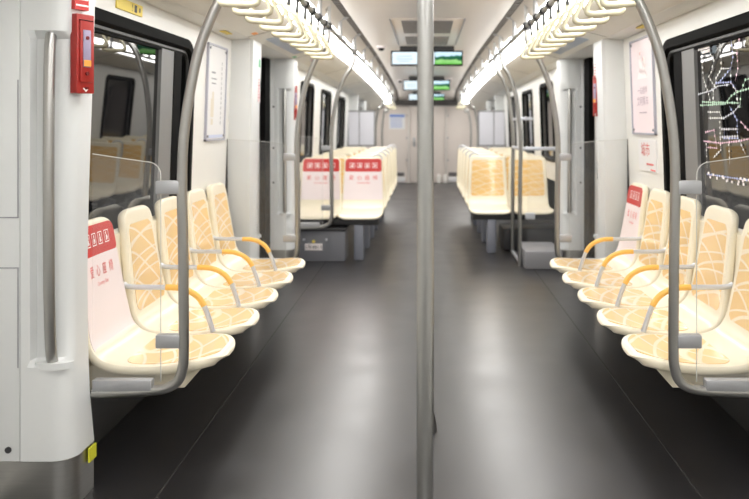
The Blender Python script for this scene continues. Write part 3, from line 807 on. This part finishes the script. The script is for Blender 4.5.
def arm_pts(): return spline([(.0, .088, .640), (.0, .12, .628), (.0, .25, .626), (.0, .33, .623), (.0, .385, .605), (.0, .425, .572), (.0, .452, .52), (.0, .482, .43)], 8)
def long_seat(arm, sign, sg):
    r = empty('passenger_chair')
    sh = LS.shell(.042).link('seat_shell', CREAM, r, ang=80)
    md = sh.modifiers.new('s', 'SUBSURF'); md.levels = 1; md.render_levels = 1
    LS.patch(.62, LS.L - .045, .030, .06, .0025).link('pan_inset', INSET, r, ang=60)
    if sign: add_sign(r, LS, sg, .72, 1.0, d1=.50)
    else: LS.patch(.07, .46, .036, .035, .0025).link('back_inset', INSET, r, ang=60)
    if arm:
        P = arm_pts(); n = len(P); A = [Vector((.228, p[1], p[2])) for p in P]
        m = MB(); m.tube(A, .0115, 12); a = m.link('armrest', SILVER, r)
        i0, i1 = int(n * .33), int(n * .80)
        m = MB(); m.tube(A[i0:i1 + 1], .0135, 12); m.link('yellow_grip', YELLOW, a)
    return r
def tseat(sign, sg):
    r = empty('passenger_chair')
    sh = TS.shell(.034).link('seat_shell', CREAM, r, ang=80)
    md = sh.modifiers.new('s', 'SUBSURF'); md.levels = 1; md.render_levels = 1
    if sign: add_sign(r, TS, sg, 1.0, 1.0, d1=.44, split=.15, top=.014)
    else: TS.patch(.045, .44, .035, .03, .0025).link('back_inset', INSET2, r, ang=60)
    return r

PITCH = .456
ORDS = ['nearest', 'second', 'middle', 'fourth', 'farthest']
# left bench: local +Y -> world +X : rotate -90; local x -> world -y
# right bench: rotate +90; local x -> world +y
def place(o, sx, y): o.location = (sx * 1.43, y, 0); o.rotation_euler = (0, 0, -PI / 2 if sx < 0 else PI / 2)
protos = {}
for sx, s in ((-1, 'left'), (1, 'right')):
    for i in range(5):
        y = 3.06 + i * PITCH
        sign = (i == 0) if sx < 0 else (i == 4)
        # armrest sits at local x=+.228: left -> world y - .228 ; right -> world y + .228
        arm = (i > 0) if sx < 0 else (i < 4)
        key = (arm, sign, sx if sign else 0)
        if key not in protos: o = protos[key] = long_seat(arm, sign, -1)
        else: o = copy_tree(protos[key])
        place(o, sx, y)
        lab = ('cream bench seat with red courtesy sign, at the %s end of the %s bench' % ('near' if sx < 0 else 'far', s)) if sign else \
              ('cream and yellow bench seat, %s of the five along the %s wall' % (ORDS[i], s))
        tag(o, lab, 'seat', 'cream bench seats')
    # bench frame behind and beneath
    org = (sx * 1.38, 4.0, 0)
    r = thing('bench_frame', org, 'cream frame carrying the %s row of bench seats' % s, 'bench frame', 'bench frames')
    m = MB(); m.loft([[(1.425, y, .39), (1.36, y, .39), (1.365, y, .55), (1.375, y, .72), (1.385, y, .855), (1.418, y, .87)] for y in (2.86, 5.08)]); m.link('back_panel', CREAM, r, org, sx=sx)
    m = MB(); m.box(1.05, 1.13, 2.94, 5.04, .33, .375, .006); m.link('under_beam', DARK, r, org, sx=sx)
    for y in (2.92, 3.97, 5.0):
        m = MB(); m.loft([[(.88, y_, .40), (.955, y_, .315), (1.1, y_, .31), (1.40, y_, .30), (1.40, y_, .40)] for y_ in (y, y + .06)]); m.link('bracket', CREAM, r, org, sx=sx)

# transverse seats facing the camera (local +Y -> world -Y : rotate 180)
tp = {}
for sx, s in ((-1, 'left'), (1, 'right')):
    n = 6 if sx < 0 else 5
    for k in range(n):
        yf = (7.27 if sx < 0 else 7.68) + .70 * k
        for c, cn in ((.66, 'aisle'), (1.10, 'window')):
            sign = sx < 0 and k == 0
            key = sign
            if key not in tp: o = tp[key] = tseat(sign, -1)
            else: o = copy_tree(tp[key])
            o.location = (sx * c, yf + .515, 0); o.rotation_euler = (0, 0, PI)
            if sign: lab = 'cream %s seat with red courtesy sign facing the camera on the left' % cn
            else: lab = 'cream %s side seat facing the camera, %s row of the %s double seats' % (cn, ['first', 'second', 'third', 'fourth', 'fifth', 'sixth'][k], s)
            tag(o, lab, 'seat', 'double row seats')
        org = (sx * .66, yf + .22, 0)
        r = thing('seat_pedestal', org, 'grey leg and dark beam under the %s row of %s double seats' % (['first', 'second', 'third', 'fourth', 'fifth', 'sixth'][k], s), 'seat pedestal', 'seat pedestals')
        m = MB(); m.box(.48, 1.38, yf + .06, yf + .36, .345, .405, .008); m.link('beam', DARK, r, org, sx=sx)
        m = MB(); m.box(.62, .72, yf + .04, yf + .16, 0, .35, .02); m.link('leg', LEGM, r, org, sx=sx)
        if k > 0 or True:
            # grab loop at the aisle side top of the back
            yb = yf + .53
            org = (sx * .48, yb, .9)
            o = MB(); o.tube(spline([(.485, yb + .005, .80), (.472, yb + .03, .86), (.472, yb + .035, .96), (.48, yb + .03, 1.0), (.52, yb + .025, 1.018), (.57, yb + .02, 1.0), (.585, yb + .005, .95)], 5), .0085, 10)
            tag(o.link('seat_grab_loop', SILVER, org=org, sx=sx), 'steel grab loop on the aisle corner of the %s row of %s double seats' % (['first', 'second', 'third', 'fourth', 'fifth', 'sixth'][k], s), 'grab loop', 'seat grab loops')

# grey equipment box under the left window seat
org = (-1.05, 7.4, 0)
r = thing('equipment_box', org, 'grey metal box with white number plate under the left courtesy seats', 'equipment box')
m = MB(); m.box(.80, 1.39, 7.27, 7.6, 0.0, .30, .006); m.link('box_body', GREYBOX, r, org, sx=-1)
m = MB(); m.box(.79, 1.39, 7.255, 7.6, .30, .325, .004); m.link('lid', DARK, r, org, sx=-1)
for x in (.98, 1.20):
    m = MB(); m.tube([(x, 7.262, .215), (x, 7.272, .215)], .012, 12)
    m.link('bolt', SILVER, r, org, sx=-1)
m = MB(); m.box(1.02, 1.19, 7.262, 7.271, .11, .175, .001); pl = m.link('number_plate', WPRINT, r, org, sx=-1)
m = MB(); put(m, text_polys('1车8813', .048), lambda a, b: (-1.105 + a, 7.2605, .142 + b)); m.link('plate_text', DARK, pl, org, smooth=False)
m = MB(); m.tube([(1.105, 7.262, .195), (1.105, 7.271, .195)], .015, 14); m.link('yellow_mark', YLAB, r, org, sx=-1)
m = MB(); m.box(.80, 1.39, 7.85, 8.3, 0, .24, .03)
tag(m.link('equipment_box', DARK, org=(1.1, 8, 0)), 'dark box on the floor under the right window seats', 'equipment box')

# framed screens far away
for sx, s in ((-1, 'left'), (1, 'right')):
    org = (sx * 1.15, 13.40, .9)
    r = thing('partition_screen', org, 'distant white framed screen panel on the %s before the end bay' % s, 'screen panel', 'framed screen panels')
    m = MB(); m.box(.93, 1.42, 13.392, 13.408, .95, 1.56); m.link('panel', MISTY, r, org, sx=sx, smooth=False)
    m = MB()
    for x0, x1, z0, z1 in ((.92, 1.42, .93, .955), (.92, 1.42, 1.55, 1.575), (.92, .945, .93, 1.575), (1.40, 1.425, .93, 1.575), (1.20, 1.215, .95, 1.55)): m.box(x0, x1, 13.385, 13.415, z0, z1)
    m.link('frame', GREYLIGHT, r, org, sx=sx, smooth=False)

# ------------------------------------------------------------------ ceiling fittings
m = MB(); m.box(-.31, .31, 6.05, 8.05, 2.195, 2.203, .002)
r = thing('air_vent', (0, 7.0, 2.195), 'ceiling air vent panel with two dark perforated grilles', 'air vent')
r.location = (0, 0, 0)
m.link('vent_panel', CEIL, r)
m = MB()
for x in (-.31, .30): m.box(x, x + .012, 6.05, 8.05, 2.190, 2.198)
m.link('panel_edge', GREYP, r, smooth=False)
for y0, y1 in ((6.16, 6.97), (7.29, 8.0)):
    m = MB(); m.box(-.215, .215, y0, y1, 2.188, 2.2); m.link('grille', GRILLE, r, smooth=False)
for i, (y, z0, z1, hwd) in enumerate(((8.25, 1.985, 2.150, .398), (12.6, 1.90, 2.075, .395), (15.9, 1.83, 1.975, .385))):
    org = (0, y, z1)
    nm = ['nearest', 'middle', 'farthest'][i]
    r = thing('passenger_display', (0, y, (z0 + z1) / 2), '%s of the three hanging screens, white table beside a green landscape' % nm, 'display screen', 'hanging display screens')
    c = (z0 + z1) / 2; hh = (z1 - z0) / 2
    m = MB(); m.box(-hwd, hwd, 0, .06, -hh, hh, .004); m.link('housing', BLACK, r)
    m = MB(); m.box(-.3, .3, .02, .05, hh, 2.2 + dz(y) - c, 0); m.link('mount', DARK, r, smooth=False)
    m = MB(); m.box(-hwd + .015, .085, -.003, .002, -hh + .015, hh - .015); w = m.link('route_page', SCR_W, r, smooth=False)
    m = MB(); m.box(.09, hwd - .012, -.003, .002, -hh + .015, hh - .015); m.link('video_page', SCR_P, r, smooth=False)
    m = MB(); put(m, rect(-.25, .02, .16, .006) + rect(-.25, -.01, .18, .006) + rect(-.25, -.035, .12, .006) + frame2(-.03, 0, .12, .09, .004) + rect(-.03, .0, .12, .003), lambda a, b: (a, -.0045, b)); m.link('route_text', mat('screen_print', srgb(150, 185, 210), .5), w, smooth=False)
def cam_dome(x, y, lab, k=1):
    z = 2.2 + dz(y); org = (x, y, z)
    r = thing('security_camera', org, lab, 'security camera', 'dome cameras')
    m = MB(); m.lathe([(.045 * k, 0), (.046 * k, -.012), (.038 * k, -.022)], 0, 0, 0); m.link('base_ring', WPRINT, r)
    m = MB(); m.lathe([(.030 * k, -.02), (.029 * k, -.034), (.022 * k, -.047), (.010 * k, -.054), (.002, -.055)], 0, 0, 0); m.link('dome', BLACK, r)
cam_dome(-.505, 8.25, 'small black dome camera in a white ring left of the nearest screen', 1.2)
cam_dome(-.47, 13.2, 'tiny black dome camera left of the far screens')
cam_dome(.40, 13.0, 'tiny black dome camera right of the far screens', .9)

# ------------------------------------------------------------------ metro line map printed on the right window
def wpt(px, py, X=1.412):
    t = (X - CAMX) / (px - VX); y = t * FPX; z = CAMZ + (VY - py) * t
    return y, z
org = (1.41, 3.6, 1.2)
r = thing('window_line_map', org, 'pale dotted metro line map printed on the right window glass', 'map')
ox, oy, s4, s5 = 690, 30, 59 / 368, 59 / 294
def Q(lst): return [(690 + x * s4, 30 + y * s4) for x, y in lst]
def Q5(lst): return [(690 + x * s5, 100 + y * s5) for x, y in lst]
lines = {
    'white_line': [Q([(65, 100), (68, 200), (70, 300), (100, 400), (110, 470)]), Q([(178, 85), (184, 170), (184, 240), (150, 300), (130, 380), (125, 470)]), Q([(110, 130), (140, 190), (120, 265), (105, 290), (125, 330), (150, 370)]),
                   Q([(185, 240), (240, 240), (240, 330), (270, 380), (280, 480)]), Q5([(60, 220), (60, 340)]), Q5([(75, 60), (130, 60), (140, 90), (75, 90)]), Q5([(130, 110), (130, 250), (90, 290)]), Q5([(170, 190), (172, 320)])],
    'green_line': [Q([(50, 470), (200, 460), (240, 410), (280, 385), (368, 360)]), Q5([(50, 10), (230, 15)]), Q([(290, 480), (300, 380), (330, 310), (368, 300)])],
    'blue_line': [Q([(250, 60), (258, 170), (240, 240), (190, 300), (165, 330)]), Q5([(150, 145), (150, 190), (215, 190), (215, 100), (180, 30)]), Q5([(60, 390 - 20), (130, 380), (290, 405)]), Q([(150, 330), (240, 325), (270, 370)])],
    'pink_line': [Q([(300, 60), (282, 100), (286, 240), (265, 320)]), Q5([(50, 205), (130, 215), (220, 205), (290, 190)]), Q5([(235, 110), (255, 135), (280, 160), (290, 205)]), Q5([(60, 160), (100, 150), (110, 240), (60, 235)])],
    'grey_line': [Q([(40, 400), (110, 380), (160, 350), (230, 340)]), Q5([(140, 145), (220, 145)]), Q5([(130, 185), (215, 180), (250, 270)]), Q5([(150, 90), (200, 60), (235, 20)])]}
cols = {'white_line': (228, 228, 226), 'green_line': (186, 220, 196), 'blue_line': (176, 186, 232), 'pink_line': (232, 196, 214), 'grey_line': (206, 208, 218)}
for nm, pls in lines.items():
    LM = mat(nm + '_print', srgb(*cols[nm]), .5)
    for pl in pls:
        m = MB()
        W = [wpt(*p) for p in pl]
        for (a, b), (c, d) in zip(W, W[1:]):
            L = math.hypot(c - a, d - b)
            if L < 1e-4: continue
            ny, nz = -(d - b) / L * .0012, (c - a) / L * .0012
            X = lambda z: wx(z) + .0235
            m.face([(X(b), a + ny, b + nz), (X(d), c + ny, d + nz), (X(d), c - ny, d - nz), (X(b), a - ny, b - nz)])
            k = max(1, int(L / .026))
            for i in range(k):
                y, z = a + (c - a) * i / k, b + (d - b) * i / k
                rr = random.uniform(.0045, .0075)
                m.face([(X(z) - .001, y + rr * 1.3 * math.cos(2 * PI * j / 8), z + rr * math.sin(2 * PI * j / 8)) for j in range(8)])
        m.link(nm, LM, r, org, smooth=False)
m = MB(); X = lambda z: wx(z) + .0225
for a, b, w in ((3.83, 1.735, .16), (3.80, 1.715, .10)): m.box(X(b) - .001, X(b), a - w / 2, a + w / 2, b - .008, b + .008)
for i in range(26):
    y, z = 3.2 + random.random() * .62, 1.06 + random.random() * .03
    m.box(X(z) - .001, X(z), y, y + .018, z, z + .012)
tag(m.link('map_lettering', WPRINT, r, org, smooth=False), kind='stuff')

# small yellow label at the foot of the near left pillar
m = MB(); m.box(1.229, 1.236, 2.705, 2.76, .118, .168); 
m.box(1.2285, 1.2292, 2.715, 2.75, .135, .150)
tag(m.link('caution_sticker', mat('lime_sticker', srgb(226, 224, 60), .5), org=(-1.235, 2.73, .12), sx=-1, smooth=False), 'small lime yellow sticker at the foot of the near left pillar', 'sticker')

# ------------------------------------------------------------------ world, camera, view
w = bpy.data.worlds.new('night_tunnel'); w.use_nodes = True
w.node_tree.nodes['Background'].inputs['Color'].default_value = (0.01, 0.01, 0.012, 1)
w.node_tree.nodes['Background'].inputs['Strength'].default_value = 0.3
SC.world = w
cd = bpy.data.cameras.new('camera'); cam = bpy.data.objects.new('camera', cd); COL.objects.link(cam)
cam.location = (CAMX, 0, CAMZ); cam.rotation_euler = (PI / 2, 0, 0)
cd.sensor_width = 36; cd.sensor_fit = 'HORIZONTAL'; cd.lens = FPX / 749 * 36
cd.shift_x = (374.5 - VX) / 749; cd.shift_y = (VY - 249.5) / 749
cd.dof.use_dof = True; cd.dof.focus_distance = 3.0; cd.dof.aperture_fstop = 2.6
cd.clip_start = .05
SC.camera = cam
SC.view_settings.view_transform = 'Standard'; SC.view_settings.look = 'None'; SC.view_settings.gamma = 1
SC.view_settings.exposure = 1.5
SC.cycles.use_denoising = True
SC.cycles.max_bounces = 10; SC.cycles.diffuse_bounces = 6; SC.cycles.transparent_max_bounces = 16
SC.cycles.sample_clamp_indirect = 6
